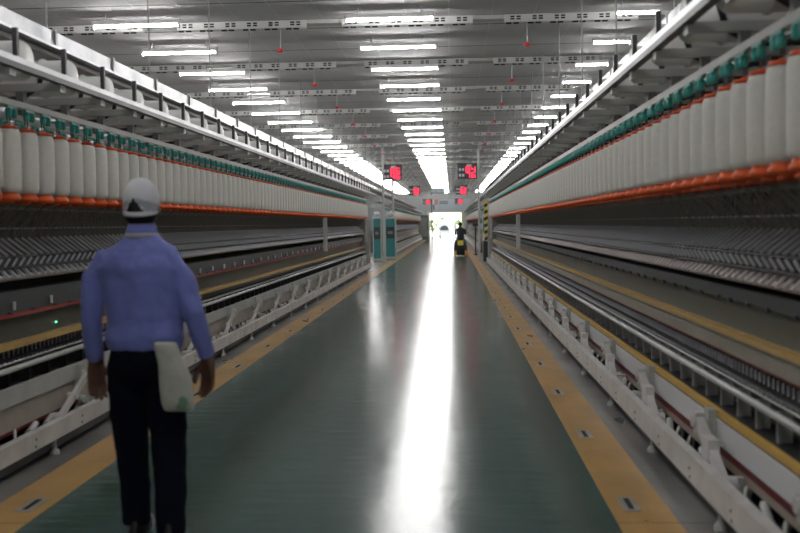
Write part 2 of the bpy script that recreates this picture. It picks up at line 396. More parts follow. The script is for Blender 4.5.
# ------------------------------------------------------------------ spinning frames
P=.27
def frame_machine(side, Y0, Y1, label, prm, near=True):
    S=lambda u: AX+side*u
    root=thing('spinning_frame',label,'spinning frame',(S(2.75),Y0,0))
    def strip(name,u0,u1,z0,z1,m,bevel=0):
        return MB().box(S(u0),S(u1),Y0,Y1,z0,z1).build(name,m,root,bevel=bevel)
    L=Y1-Y0
    def many(name,me_fn,m,ys,pos):
        """first 100 as parts, the rest as one stuff part; pos(y)->world xyz ; me_fn(MB,x,y,z)"""
        q=MB(); me_fn(q,0,0,0); me=q.mesh(name,m)
        ys=sorted(ys, key=lambda y:(y<prm['yv'],y))
        for y in ys[:100]: put(name,me,root,pos(y))
        rest=ys[100:]
        if rest:
            q=MB()
            for y in rest: me_fn(q,*pos(y))
            o=q.build(name,m,root); o['kind']='stuff'
    step=1 if near else 2
    # low guard rail along the aisle
    b=MB(); b.prism([(S(1.965),.11),(S(1.965),prm['rail']),(S(2.02),prm['rail']),(S(2.02),prm['rail']-.008),(S(1.973),prm['rail']-.008),(S(1.973),.118),(S(2.02),.118),(S(2.02),.11)],Y0,Y1)
    b.build('guard_rail',M_white,root)
    n=int(L/1.67)
    b=MB()
    for k in range(int(L/.8)):
        y=Y0+.4+.8*k
        for dy in (0,.02): b.cyl((S(1.966),y+dy*.6,.135+dy*2.2),(S(1.9625),y+dy*.6,.135+dy*2.2),.009,8)
    b.build('rail_bolt_holes',M_black,root)  # black discs stand in for the dark of the bolt holes
    b=MB(); b.cyl((0,0,0),(0,0,.115),.016,8); b.lathe((0,0,0),[(.035,0),(.035,.02),(.018,.04)],10); fm=b.mesh('rail_foot',M_lgrey)
    for k in range(n): put('rail_foot',fm,root,(S(2.0),Y0+.5+1.67*k,0))
    # tray behind rail with small linkage
    MB().box(S(2.02),S(2.6),Y0,Y1,.03,.10).build('base_tray',M_dark,root)
    rnd=random.Random(5)
    b=MB()
    y=Y0+.2
    while y<Y1-.4:
        c=rnd.random()
        if c<.4: b.path([(S(2.06),y,.105),(S(2.05),y+.05,.22),(S(2.08),y+.12,.25),(S(2.12),y+.2,.2),(S(2.12),y+.26,.105)],.009,6)
        elif c<.7: b.box(S(2.05),S(2.10),y,y+.16,.12,.20+rnd.random()*.05); b.box(S(2.03),S(2.13),y+.05,y+.09,.12,.24)
        else: b.cyl((S(2.06),y,.2),(S(2.10),y+.2,.22),.022,8)
        y+=.28 if near else .8
    tag(b.build('linkage',M_lgrey,root),kind='stuff')
    strip('link_rod',2.05,2.065,.17,.185,M_chrome)
    # lower covers
    for nm,u0,u1,z0,z1,m in prm['strips']: strip(nm,u0,u1,z0,z1,m)
    # lever arms
    ya=prm['arm0']; arms=[]
    while ya<Y1-.8:
        if ya>Y0+.8: arms.append(ya)
        ya+=prm['armd']
    zt=prm['armz']
    q=MB()
    if side<0:
        q.bar((S(2.06),0,zt),(S(2.045),-.62,.20),.030,.045); q.cyl((S(2.02),-.33,zt-.115),(S(2.09),-.33,zt-.115),.026,10)
    else: q.bar((S(2.06),0,zt),(S(2.05),-.30,zt-.09),.045,.065); q.bar((S(2.05),-.28,zt-.08),(S(2.04),-.62,.19),.045,.055); q.box(S(2.02),S(2.08),-.36,-.22,zt-.14,zt-.03)
    q.cyl((S(2.02),0,zt),(S(2.13),0,zt),.032,12); q.cyl((S(2.00),-.62,.20),(S(2.09),-.62,.20),.046,12)
    q.bar((S(2.06),.0,zt+.05),(S(2.06),.0,zt-.07),.05,.05)
    q.v=[(x-S(2.06),y,z) for x,y,z in q.v]; am=q.mesh('lever_arm',M_white)
    q=MB(); q.cyl((S(2.045),-.30,zt-.11),(S(2.04),-.05,.17),.016,10); q.box(S(2.02),S(2.07),-.1,0.0,.14,.20)
    q.cyl((S(2.045),-.18,zt-.15),(S(2.042),-.10,.21),.027,10)
    q.v=[(x-S(2.06),y,z) for x,y,z in q.v]; bm_=q.mesh('brace',M_lgrey)
    q=MB(); q.box(S(2.10),S(2.16),-.05,.05,zt-.09,zt+.07); q.cyl((S(2.09),.02,zt-.03),(S(2.085),.02,zt-.03),.012,8); q.v=[(x-S(2.06),y,z) for x,y,z in q.v]; pm=q.mesh('pivot_plate',M_lgrey)
    for y in arms:
        a=put('lever_arm',am,root,(S(2.06),y,0))
        put('brace',bm_,a,(S(2.06),y,0)); put('pivot_plate',pm,a,(S(2.06),y,0))
    # main silver tube rail + spindle bay
    zt0=prm['tube']
    MB().cyl((S(2.19),Y0,zt0),(S(2.19),Y1,zt0),.020,14).build('silver_tube_rail',mat_once('dull_silver',(.40,.41,.41),.42),root)
    MB().cyl((S(2.235),Y0,zt0+.03),(S(2.235),Y1,zt0+.03),.007,8).build('thin_rail',M_lgrey,root)
    strip('bay_back_panel',2.60,2.62,.10,1.75,M_brown)
    strip('bracket_shade_strip',2.31,2.33,.48,.60,M_black)  # shade of the voids behind the brackets, drawn as a black strip
    b=MB(); ys=[Y0+.1+.33*k*step for k in range(int(L/.33/step))]
    def stand(q,x,y,z): q.box(x-.012,x+.012,y-.012,y+.012,z,z+.19); q.box(x-.008,x+side*.06,y-.004,y+.004,z,z+.19)
    many('spindle_bracket',stand,M_grey if side>0 else M_dark,ys,lambda y:(S(2.24),y,prm['tube']-.19))
    ys=[Y0+.05+.075*k*step for k in range(int(L/.075/step))]
    def spin(q,x,y,z): q.lathe((x,y,z),[(.016,0),(.022,.03),(.010,.045),(.010,.12)],6,cap=False)
    many('spindle',spin,M_chrome,ys,lambda y:(S(2.33),y,prm['tube']-.02))
    strip('ring_rail',2.29,2.37,prm['tube']+.035,prm['tube']+.045,M_dark)
    # upper stage: dark beam, lumps, roller
    for nm,u0,u1,z0,z1,m in prm['upper']: strip(nm,u0,u1,z0,z1,m)
    b=MB(); y=Y0+.1
    while y<Y1-.1:
        b.box(S(prm['lumpu']),S(prm['lumpu']+.02),y,y+.05,prm['lumpz']-.018,prm['lumpz']+.004); y+=(.22+.2*rnd.random())*step
    b.build('beam_clips',M_dark,root)
    if prm['pegs']:
        many('white_peg',lambda q,x,y,z:q.cyl((x,y,z),(x,y,z+.055),.012,8),M_white,[Y0+.3+.62*k for k in range(int(L/.62))],lambda y:(S(2.22),y,.985))
    MB().cyl((S(2.23),Y0,1.20),(S(2.23),Y1,1.20),.02,12).build('grey_roller',mat_once('roller_grey',(.30,.27,.26),.4),root)
    # drafting arms: three ranks
    pd=.115
    ys=[Y0+.05+pd*k*step for k in range(int(L/pd/step)-1)]
    def rodA(q,x,y,z): q.bar((x,y,z),(x+side*.15,y,z+.115),.013,.014)
    def rodB(q,x,y,z): q.bar((x+side*.03,y,z),(x,y+.015,z+.055),.017,.014)
    def rodC(q,x,y,z): q.bar((x,y,z),(x+side*.06,y,z+.06),.022,.016)
    many('drafting_arm',rodA,M_chrome,ys,lambda y:(S(2.28),y,1.345))
    many('top_roller_saddle',rodB,M_chrome,ys,lambda y:(S(2.22),y,1.275))
    many('cradle',rodC,prm['cr'],ys,lambda y:(S(2.17),y,1.205))
    MB().cyl((S(2.24),Y0,1.335),(S(2.24),Y1,1.335),.010,10).build('front_roller',M_rub,root)
    MB().cyl((S(2.20),Y0,1.268),(S(2.20),Y1,1.268),.008,10).build('middle_roller',M_rub,root)
    strip('drafting_bed',2.27,2.60,1.18,1.26,M_black)
    MB().box(S(2.30),S(2.5),Y0,Y1,1.26,1.33).build('drafting_body',M_black,root)
    # guide rod and roving strands
    MB().cyl((S(2.34),Y0,1.53),(S(2.34),Y1,1.53),.005,6).build('guide_rod',M_grey,root)
    b=MB(); y=Y0+.05; rnd=random.Random(3)
    while y<Y1-.1:
        for ux,uy in ((2.16,2.38),(2.42,2.42)):
            yy=y+rnd.uniform(-.03,.03); e=yy+rnd.uniform(-.02,.02)
            b.bar((S(ux),yy,1.69),(S(uy),e,1.47),.006,.006)
        y+=.10*step
    o=b.build('roving_strands',M_yarn,root); o['kind']='stuff'
    # creel
    for u in (2.12,2.46):
        strip('creel_rail',u-.025,u+.02,2.315,2.355,M_lgrey)
    strip('underside_board',2.30,2.36,1.66,1.675,M_olive)
    ph=prm['bob0']; ys=[]
    y=ph-P*200
    while y<Y1-.15:
        if y>Y0+.15: ys.append(y)
        y+=P
    def hold(q,x,y,z):
        for dy in (-.042,.042):
            q.lathe((x,y+dy,z-.058),[(.012,-.0),(.020,.006),(.022,.050),(.012,.058)],10)
        q.box(x-.010,x+.010,y-.075,y+.075,z+.002,z+.014)
    def rodh(q,x,y,z):
        for dy in (-.02,.02): q.cyl((x,y+dy,z-.092),(x,y+dy,z-.05),.004,5)
    many('bobbin_holder',hold,M_teal,ys,lambda y:(S(2.10),y,2.295))
    b=MB()
    for y in ys: hold(b,S(2.46),y+P/2,2.295)
    b.build('rear_bobbin_holders',M_teal,root)['kind']='stuff'
    b=MB()
    for y in ys: rodh(b,S(2.12),y,2.295); rodh(b,S(2.46),y+P/2,2.295)
    b.build('holder_wires',M_dark,root)['kind']='stuff'
    # overhead support arms, suction hoods, cables, cleaner track
    ya=Y0+.3; arms=[]
    while ya<Y1-.2: arms.append(ya); ya+=.765
    q=MB(); q.box(0,side*1.75,-.025,.025,0,.05); q.box(side*.0,side*.03,-.04,.04,-.01,.06); am=q.mesh('support_arm',M_lgrey)
    q=MB(); q.box(side*.26,side*.31,-.03,.03,-.09,0.0); stm=q.mesh('arm_strut',mat_once('strut_grey',(.2,.2,.2),.5))
    q=MB(); q.lathe((0,0,0),[(.04,.0),(.105,.012),(.125,.04),(.125,.20),(.14,.215),(.14,.23),(.125,.245),(.125,.45),(.10,.52),(.03,.55)],18,'x')
    if side<0: q.v=[(-x,y,z) for x,y,z in q.v]; q.f=[tuple(reversed(f)) for f in q.f]
    hm=q.mesh('suction_hood',mat_once('hood_white',(.85,.85,.84),.3))
    q=MB(); q.path([(side*.16,-.16,.02),(side*.20,-.15,-.12),(side*.32,-.14,-.19),(side*.50,-.12,-.20),(side*.75,-.10,-.14),(side*.95,-.1,.0)],.018,6); cm=q.mesh('cable',M_black)
    q=MB(); q.box(side*-.01,side*.02,-.014,.014,-.04,.13); tm=q.mesh('hood_bracket',M_dark)
    for y in arms:
        a=put('support_arm',am,root,(S(1.87),y,2.44)); put('arm_strut',stm,a,(S(1.87),y,2.44)); put('arm_strut',stm,a,(S(2.21),y,2.44))
        if near:
            h=put('suction_hood',hm,root,(S(1.93),y+.38,2.58)); put('hood_bracket',tm,h,(S(1.93),y+.2,2.62))
            put('cable',cm,root,(S(1.93),y+.38,2.62))
    b=MB(); b.prism([(S(1.845),2.476),(S(1.845),2.51),(S(1.895),2.51),(S(1.895),2.476)],Y0-2,Y1+1); b.build('cleaner_track',M_black,root)
    b=MB(); b.prism([(S(1.845),2.51),(S(1.842),2.542),(S(1.852),2.542),(S(1.856),2.52),(S(1.93),2.52),(S(1.93),2.51)],Y0-2,Y1+1); b.build('track_channel',M_alu,root)
    strip('machine_top_duct',2.62,2.90,2.56,2.78,M_grey)
    # posts
    for y in prm['posts']+[Y1-.06]:
        MB().box(S(2.10),S(2.18),y-.05,y+.05,.93,1.69).build('upright_post',M_lgrey,root)
    # head end and far side cladding
    MB().box(S(2.03),S(3.4),Y1,Y1+.35,.03,1.66).build('end_housing',M_grey,root,bevel=.02)
    MB().box(S(3.38),S(3.42),Y0,Y1,.05,1.2).build('rear_cladding',M_grey,root)
    return root, ys

M_cr_r=mat('cradle_pinkish_white',(.50,.44,.44),.4)
right=dict(yv=3.6,rail=.255,arm0=.58,armd=1.67,armz=.40,tube=.605,bob0=4.10,pegs=False,lumpu=2.225,lumpz=1.08,cr=M_cr_r,posts=[21.6],
  strips=[('beige_apron',2.15,2.18,.195,.245,M_beige),('maroon_strip',2.145,2.165,.245,.29,M_maroon),('white_apron_panel',2.14,2.165,.29,.425,mat_once('silver_white_apron',(.72,.72,.74),.3)),('apron_step',2.15,2.2,.425,.437,M_dark),('ochre_strip',2.145,2.175,.437,.472,M_yel),('shelf',2.175,2.6,.445,.455,M_dark)],
  upper=[('maroon_edge',2.19,2.20,.785,.795,M_maroon),('taupe_rail',2.19,2.30,.795,.862,M_taupe),('rail_gap',2.21,2.3,.862,.874,M_dark),('grey_lip',2.20,2.26,.874,.884,M_taupe),('ochre_rail',2.195,2.26,.884,.910,M_cream),('olive_panel',2.34,2.36,.86,1.10,M_olive),('olive_ledge',2.26,2.35,.868,.876,M_taupe),('dark_beam',2.235,2.36,1.075,1.145,M_dark)])
left=dict(yv=6.0,rail=.225,arm0=.60,armd=1.70,armz=.43,tube=.605,bob0=6.57,pegs=True,lumpu=2.225,lumpz=.97,cr=M_chrome,posts=[22.5],
  strips=[('brown_strip',2.145,2.165,.205,.225,M_maroon),('beige_apron',2.15,2.17,.225,.39,M_beige),('white_apron_panel',2.13,2.165,.39,.505,M_lgrey),('shelf',2.175,2.6,.46,.47,M_dark)],
  upper=[('ochre_rail',2.19,2.26,.735,.772,M_cream),('olive_panel',2.34,2.36,.74,.93,M_olive),('olive_ledge',2.26,2.35,.745,.755,M_taupe),('red_edge',2.225,2.24,.938,.962,M_red),('dark_beam',2.235,2.36,.965,1.11,mat_once('slate_beam',(.05,.052,.056),.5))])
YM=36.3
rootR,ysR=frame_machine(1,-.6,YM,'long ring spinning frame lining the right side, near stretch, ochre strip low down',right)
rootL,ysL=frame_machine(-1,-.6,33.4,'long ring spinning frame lining the left side, behind the man in the cap',left)
fr=dict(right,yv=50,posts=[]); fl=dict(left,yv=50,posts=[])
rootR2,ysR2=frame_machine(1,50,92,'distant spinning frame on the right, beyond the striped post',fr,False)
rootL2,ysL2=frame_machine(-1,47,92,'distant spinning frame on the left, beyond the teal cabinets',fl,False)
# small green pilot lamp on the left frame
MB().ball((AX-2.335,7.5,.81),.007).build('pilot_lamp',M_ledg,rootL)

# ------------------------------------------------------------------ roving bobbins
b=MB(); b.lathe((0,0,0),[(.050,1.758),(.064,1.766),(.069,1.79),(.071,1.90),(.071,2.11),(.068,2.145),(.062,2.160),(.03,2.168)],20); me_rov=b.mesh('roving',M_rov)
b=MB(); b.lathe((0,0,0),[(.040,1.704),(.058,1.709),(.062,1.722),(.058,1.735),(.050,1.740),(.048,1.760)],16); me_bot=b.mesh('base_ring',M_orange2)
b=MB(); b.lathe((0,0,0),[(.022,2.166),(.058,2.170),(.058,2.184),(.022,2.188),(.010,2.20)],14); me_top=b.mesh('top_disc',M_orange)
def bobbin(x,y,lab,grp):
    t=thing('roving_bobbin',lab,'bobbin',(x,y,0),grp)
    for n,me in (('roving',me_rov),('base_ring',me_bot),('top_disc',me_top)): put(n,me,t,(x,y,0))
rest=MB()
rest_o=MB()
def rest_b(x,y,seg=8):
    rest.lathe((x,y,0),[(.045,1.765),(.075,1.80),(.076,2.12),(.03,2.168)],seg)
    rest_o.lathe((x,y,0),[(.045,1.700),(.070,1.722),(.056,1.766)],seg); rest_o.lathe((x,y,0),[(.058,2.170),(.058,2.184)],seg)
restR,restRo=MB(),MB()
for sd,sgn,ys,yv,u in (('left',-1,ysL,6.1,2.12),('right',1,ysR,3.95,2.12)):
    vis=[y for y in ys if y>yv]
    for i,y in enumerate(vis):
        if sd=='left':
            if i<8: lab='white roving bobbin, %s counted from the left picture edge, front creel row'%ORDL[i]
            elif i<12: lab='white roving bobbin in the left creel, partly behind the white cap'
            elif i<32: lab='white roving bobbin in the left creel, %s beyond the cap'%ORDL[i-12]
            elif i<70: lab='white roving bobbin in the middle stretch of the left creel'
            else: lab='white roving bobbin at the far end of the left creel'
        else:
            if i<20: lab='white roving bobbin, %s counted from the right picture edge, front creel row'%ORDL[i]
            elif i<60: lab='white roving bobbin in the middle stretch of the right creel'
            else: lab='white roving bobbin at the far end of the right creel'
        bobbin(AX+sgn*u,y,lab,'front row bobbins of the %s creel'%sd)
    for y in ys:
        if y<=yv:
            rest_b(AX+sgn*u,y)
    vis2=[y+P/2 for y in ys if y>yv-1]
    for i,y in enumerate(vis2):
        if i<40: bobbin(AX+sgn*2.46,y,'white roving bobbin in the rear row of the %s creel, mostly hidden'%sd,'rear row bobbins of the %s creel'%sd)
        else: rest_b(AX+sgn*2.46,y)
    for y in ys:
        rest_b(AX+sgn*2.95,y,6)
for sgn,ys in ((-1,ysL2),(1,ysR2)):
    for y in ys: rest_b(AX+sgn*2.12,y,8)
n1=len(rest.v)
rest.m=0
allb=MB(); allb.v=rest.v+rest_o.v; allb.f=rest.f+[tuple(i+n1 for i in f) for f in rest_o.f]; allb.sm=rest.sm+rest_o.sm; allb.mi=[0]*len(rest.f)+[1]*len(rest_o.f)
tag(allb.build('roving_bobbins',[M_rov,M_orange2]),'white roving bobbins packed in the back rows and the distant creels','bobbins',None,'stuff')

# ------------------------------------------------------------------ overhead cable ducts
for sgn,sd in ((-1,'left'),(1,'right')):
    S=lambda u: AX+sgn*u
    t=thing('overhead_duct','shiny galvanised duct hanging high along the %s spinning frame'%sd,'duct',(S(2.33),-.5,2.93))
    b=MB(); b.box(S(2.33),S(2.45),-2,90,2.93,3.04); b.build('trough',M_galv,t)
    b=MB(); b.prism([(S(2.30),2.905),(S(2.30),2.925),(S(2.47),2.925),(S(2.47),2.905)],-2,90); b.build('bottom_lip',M_alu,t)
    b=MB(); b.prism([(S(2.38),2.862),(S(2.38),2.90),(S(2.62),2.90),(S(2.62),2.86)],-2,90); b.build('brown_angle',mat_once('brown_angle',(.22,.19,.18),.4),t)
    q=MB(); q.box(-.005,.135,-.02,.02,-.03,.125); jm=q.mesh('joint_clamp',M_grey)
    q=MB(); q.cyl((0,0,.1),(0,0,CZ-2.93),.008,6); hm=q.mesh('hanger_rod',M_grey)
    y=2.35
    k=0
    while y<80:
        put('joint_clamp',jm,t,(min(S(2.33),S(2.45)),y,2.93))
        if k%2==0: put('hanger_rod',hm,t,(S(2.39),y+(.4 if any(-.2<y-q<.45 for q in beams) else 0),2.93))
        y+=1.32; k+=1

# ------------------------------------------------------------------ hanging counters
SEG={'0':'abcdef','1':'bc','2':'abged','3':'abgcd','4':'fgbc','5':'afgcd','6':'afgedc','7':'abc','8':'abcdefg','9':'abcdfg'}
def digit(b,ch,x,z,w,h,y,t):
    s={'a':(x,x+w,z+h-t,z+h),'d':(x,x+w,z,z+t),'g':(x,x+w,z+h/2-t/2,z+h/2+t/2),'f':(x,x+t,z+h/2,z+h),'e':(x,x+t,z,z+h/2),'b':(x+w-t,x+w,z+h/2,z+h),'c':(x+w-t,x+w,z,z+h/2)}
    for c in SEG[ch]: q=s[c]; b.box(q[0],q[1],y-.012,y,q[2],q[3])
def display(cx,y,z0,w,h,top,bot,label):
    t=thing('counter_display',label,'display',(cx,y,z0),'hanging red digit counters')
    MB().box(cx-w/2,cx+w/2,y,y+.12,z0,z0+h).build('case',M_black,t,bevel=.01)
    MB().box(cx-w/2-.03,cx+w/2+.01,y-.01,y+.13,z0+h-.02,z0+h+.02).build('hood',M_black,t)
    MB().box(cx-.03,cx+.22*w,y-.006,y,z0+.84*h,z0+.93*h).build('caption_strip',M_signt,t)
    for r,(s,zz) in enumerate(((top,.44),(bot,.07))):
        hh=.36*h; dw=.25*w/len(s)*2*.84
        for i,ch in enumerate(s):
            b=MB(); digit(b,ch,cx-.08*w+i*.56*w/len(s),z0+zz*h,dw,hh,y-.001,.035*w+.004); b.build('digit',M_led,t)
        for k in range(2):
            MB().box(cx-w*.43+k*w*.16,cx-w*.43+k*w*.16+w*.11,y-.006,y,z0+(zz+.09)*h,z0+(zz+.25)*h).build('caption_text',M_signt,t)
    for dx in (-w*.35,w*.35): MB().cyl((cx+dx,y+.06,z0+h),(cx+dx,y+.06,CZ),.010,6).build('hanger_rod',M_lgrey,t)
display(-2.27,39,3.22,.76,.60,'86','46','large black hanging counter with red digits, left of the aisle')
display(.66,39,3.22,.76,.60,'84','76','large black hanging counter with red digits, right of the aisle')
display(-2.2,61,3.24,.68,.56,'58','36','middle distance hanging counter with red digits on the left')
display(.66,61,3.24,.70,.54,'69','86','middle distance hanging counter with red digits on the right')
display(-2.1,88,3.2,.68,.44,'88','88','farthest small hanging counter with red digits on the left')
display(.72,88,3.2,.70,.46,'88','88','farthest small hanging counter with red digits on the right')
def sign(cx,y,z0,w,h,label):
    t=thing('hanging_sign',label,'sign',(cx,y,z0))
    MB().box(cx-w/2,cx+w/2,y,y+.06,z0,z0+h).build('board',M_sign,t,bevel=.01)
    for k,(a,c) in enumerate(((.08,.36),(.44,.70),(.76,.92))): MB().box(cx-w/2+a*w,cx-w/2+c*w,y-.006,y,z0+h*.3,z0+h*.7).build('lettering',mat_once('sign_print',(.26,.31,.32),.5),t)
    for dx in (-w*.4,w*.4): MB().cyl((cx+dx,y+.03,z0+h),(cx+dx,y+.03,CZ),.008,6).build('hanger_rod',M_lgrey,t)
sign(-.78,60,3.28,.9,.34,'grey hanging sign under the central lamps, nearer of two')
sign(-.6,86,3.15,.72,.28,'smaller grey hanging sign farther down the aisle')
t=thing('cross_duct','pale horizontal duct spanning the aisle beneath the ceiling far ahead','duct',(AX,63,3.05))
MB().box(AX-2.2,AX+2.2,63,63.3,3.04,3.28).build('duct_body',M_lgrey,t,bevel=.02)
for x in (-2.6,1.2): MB().cyl((x,63.15,3.28),(x,63.15,CZ),.015,6).build('hanger_rod',M_lgrey,t)

# ------------------------------------------------------------------ cabinets, poles, post between the frames
def cabinet(x0,x1,y,label,yd=.45):
    t=thing('control_cabinet',label,'cabinet',((x0+x1)/2,y+yd/2,0))
    MB().box(x0-.04,x1+.04,y+.02,y+yd,.06,1.86).build('housing',M_lgrey,t,bevel=.03)
    MB().box(x0,x1,y-.012,y+.02,.16,1.74).build('teal_front',mat_once('dark_teal_enamel',(.012,.16,.165),.4),t,bevel=.008)
    MB().box(x0+.02,x1-.02,y-.02,y-.01,.92,1.40).build('control_panel',M_black,t)
    MB().box(x0+.08,x1-.08,y-.026,y-.02,1.1,1.22).build('screen',M_sign,t)
    MB().box(x0-.02,x1+.02,y+.05,y+yd-.03,0,.06).build('plinth',M_grey,t)
    b=MB(); b.ball(((x0+x1)/2,y+.05,1.93),(x1-x0)*.42,.12,.10); b.build('wrapped_top',mat_once('pale_film',(.6,.62,.66),.3),t)
cabinet(-3.08,-2.80,39.6,'slimmer teal control cabinet, left of the pair beside the aisle')
cabinet(-2.72,-2.34,41.6,'wider teal control cabinet, right of the pair beside the aisle')
def pole(x,y,label,r=.045,m=M_lgrey):
    t=thing('service_pole',label,'pole',(x,y,0))
    MB().cyl((x,y,.02),(x,y,CZ),r,12).build('shaft',m,t); MB().box(x-.1,x+.1,y-.1,y+.1,0,.02).build('foot_plate',M_grey,t)
pole(-2.62,38.9,'pale floor to ceiling pole in front of the teal cabinets')
pole(-2.55,44.3,'pale floor to ceiling pole just beyond the teal cabinets',.05)
pole(1.12,40,'pale floor to ceiling pole right of the aisle beside the striped post')
pole(-1.75,92,'thin dark pole left of the bright doorway',.05,M_dark)
t=thing('striped_post','black and yellow striped guard post standing on a black box','guard post',(1.38,39.2,0))
MB().box(1.24,1.50,39.0,39.35,0,.80).build('black_box',M_black,t,bevel=.02)
for k in range(12):
    b=MB(); z=.80+k*.13
    q=MB(); x0,x1=1.30,1.43
    q._add([(x0,39.1,z),(x1,39.1,z+.06),(x1,39.1,z+.19),(x0,39.1,z+.13),(x0,39.22,z),(x1,39.22,z+.06),(x1,39.22,z+.19),(x0,39.22,z+.13)],[(0,1,2,3),(7,6,5,4),(0,4,5,1),(1,5,6,2),(2,6,7,3),(3,7,4,0)])
    q.build('stripe',M_lamp_y if k%2 else M_black,t)
MB().box(1.5,2.0,38.6,38.9,0.0,2.1).build('machine_end_panel',M_lgrey) and None
o=bpy.data.objects['machine_end_panel']; tag(o,'tall pale panel closing the right spinning frame beside the striped post','panel')
t=thing('teal_cabinet','teal and white control cabinet right of the aisle behind the striped post','cabinet',(1.5,44,0))
MB().box(1.38,1.66,44,44.4,0,1.85).build('housing',M_lgrey,t,bevel=.02); MB().box(1.40,1.64,43.98,44,1.1,1.75).build('teal_front',mat_once('dark_teal_enamel',(.012,.16,.165),.4),t)
t=thing('drive_cabinet','dark grey drive cabinet beside the far left end of the aisle','cabinet',(-2.45,91,0))
MB().box(-2.9,-2.05,92.5,94.2,0,2.3).build('housing',M_sign,t,bevel=.03); MB().box(-2.8,-2.2,92.45,92.5,.3,2.0).build('door',M_grey,t)
t=thing('dark_stand','dark thin stand by the right aisle edge beyond the striped post','stand',(1.14,47,0))
MB().cyl((1.14,47,.04),(1.14,47,1.35),.035,10).build('column',M_dark,t); MB().box(1.0,1.3,46.95,47.05,1.35,1.48).build('crossbar',M_dark,t); MB().box(1.04,1.24,46.9,47.1,0,.04).build('foot',M_dark,t)

# ------------------------------------------------------------------ figures
def fuse(mb,name,mat_,parent,voxel=.008,smooth=4,wr=0,loc=None):
    o=mb.build(name,mat_,parent,loc=loc)
    r=o.modifiers.new('r','REMESH'); r.mode='VOXEL'; r.voxel_size=voxel; r.use_smooth_shade=True
    s=o.modifiers.new('s','SMOOTH'); s.factor=.5; s.iterations=smooth
    if wr:
        tx=bpy.data.textures.new('folds','CLOUDS'); tx.noise_scale=.11; tx.noise_depth=2
        d=o.modifiers.new('d','DISPLACE'); d.texture=tx; d.strength=wr; d.mid_level=.5; d.texture_coords='LOCAL'
    bpy.context.view_layer.update()
    dg=bpy.context.evaluated_depsgraph_get(); me=bpy.data.meshes.new_from_object(o.evaluated_get(dg))
    o.modifiers.clear(); old=o.data; o.data=me; me.name=name
    for p in me.polygons: p.use_smooth=True
    return o
def hand(b,w,side,sc=1.0):
    """relaxed hand hanging from wrist w (palm facing the thigh); side -1 left hand, +1 right"""
    w=Vector(w)
    ca,sa=math.cos(.95),math.sin(.95)
    V=lambda x,y,z: w+Vector(((x*ca-y*sa)*side,x*sa+y*ca,z))*sc
    # palm: flattened tube, several chains
    for y0 in (-.028,-.010,.010,.028):
        b.path([V(0,y0*.6,.02),V(.002,y0*.9,-.03),V(.002,y0,-.085)],[.018*sc,.016*sc,.012*sc],8)
    # fingers (index at front)
    for y0,l in ((.032,.072),(.011,.082),(-.011,.076),(-.030,.060)):
        b.path([V(.002,y0,-.08),V(-.002,y0*1.05,-.08-l*.45),V(-.014,y0*1.05,-.08-l*.78),V(-.030,y0*1.02,-.08-l*.98)],[.0105*sc,.010*sc,.009*sc,.0075*sc],8)
    b.path([V(-.004,.022,-.02),V(-.018,.050,-.05),V(-.024,.058,-.080),V(-.026,.056,-.104)],[.015*sc,.012*sc,.011*sc,.009*sc],8)

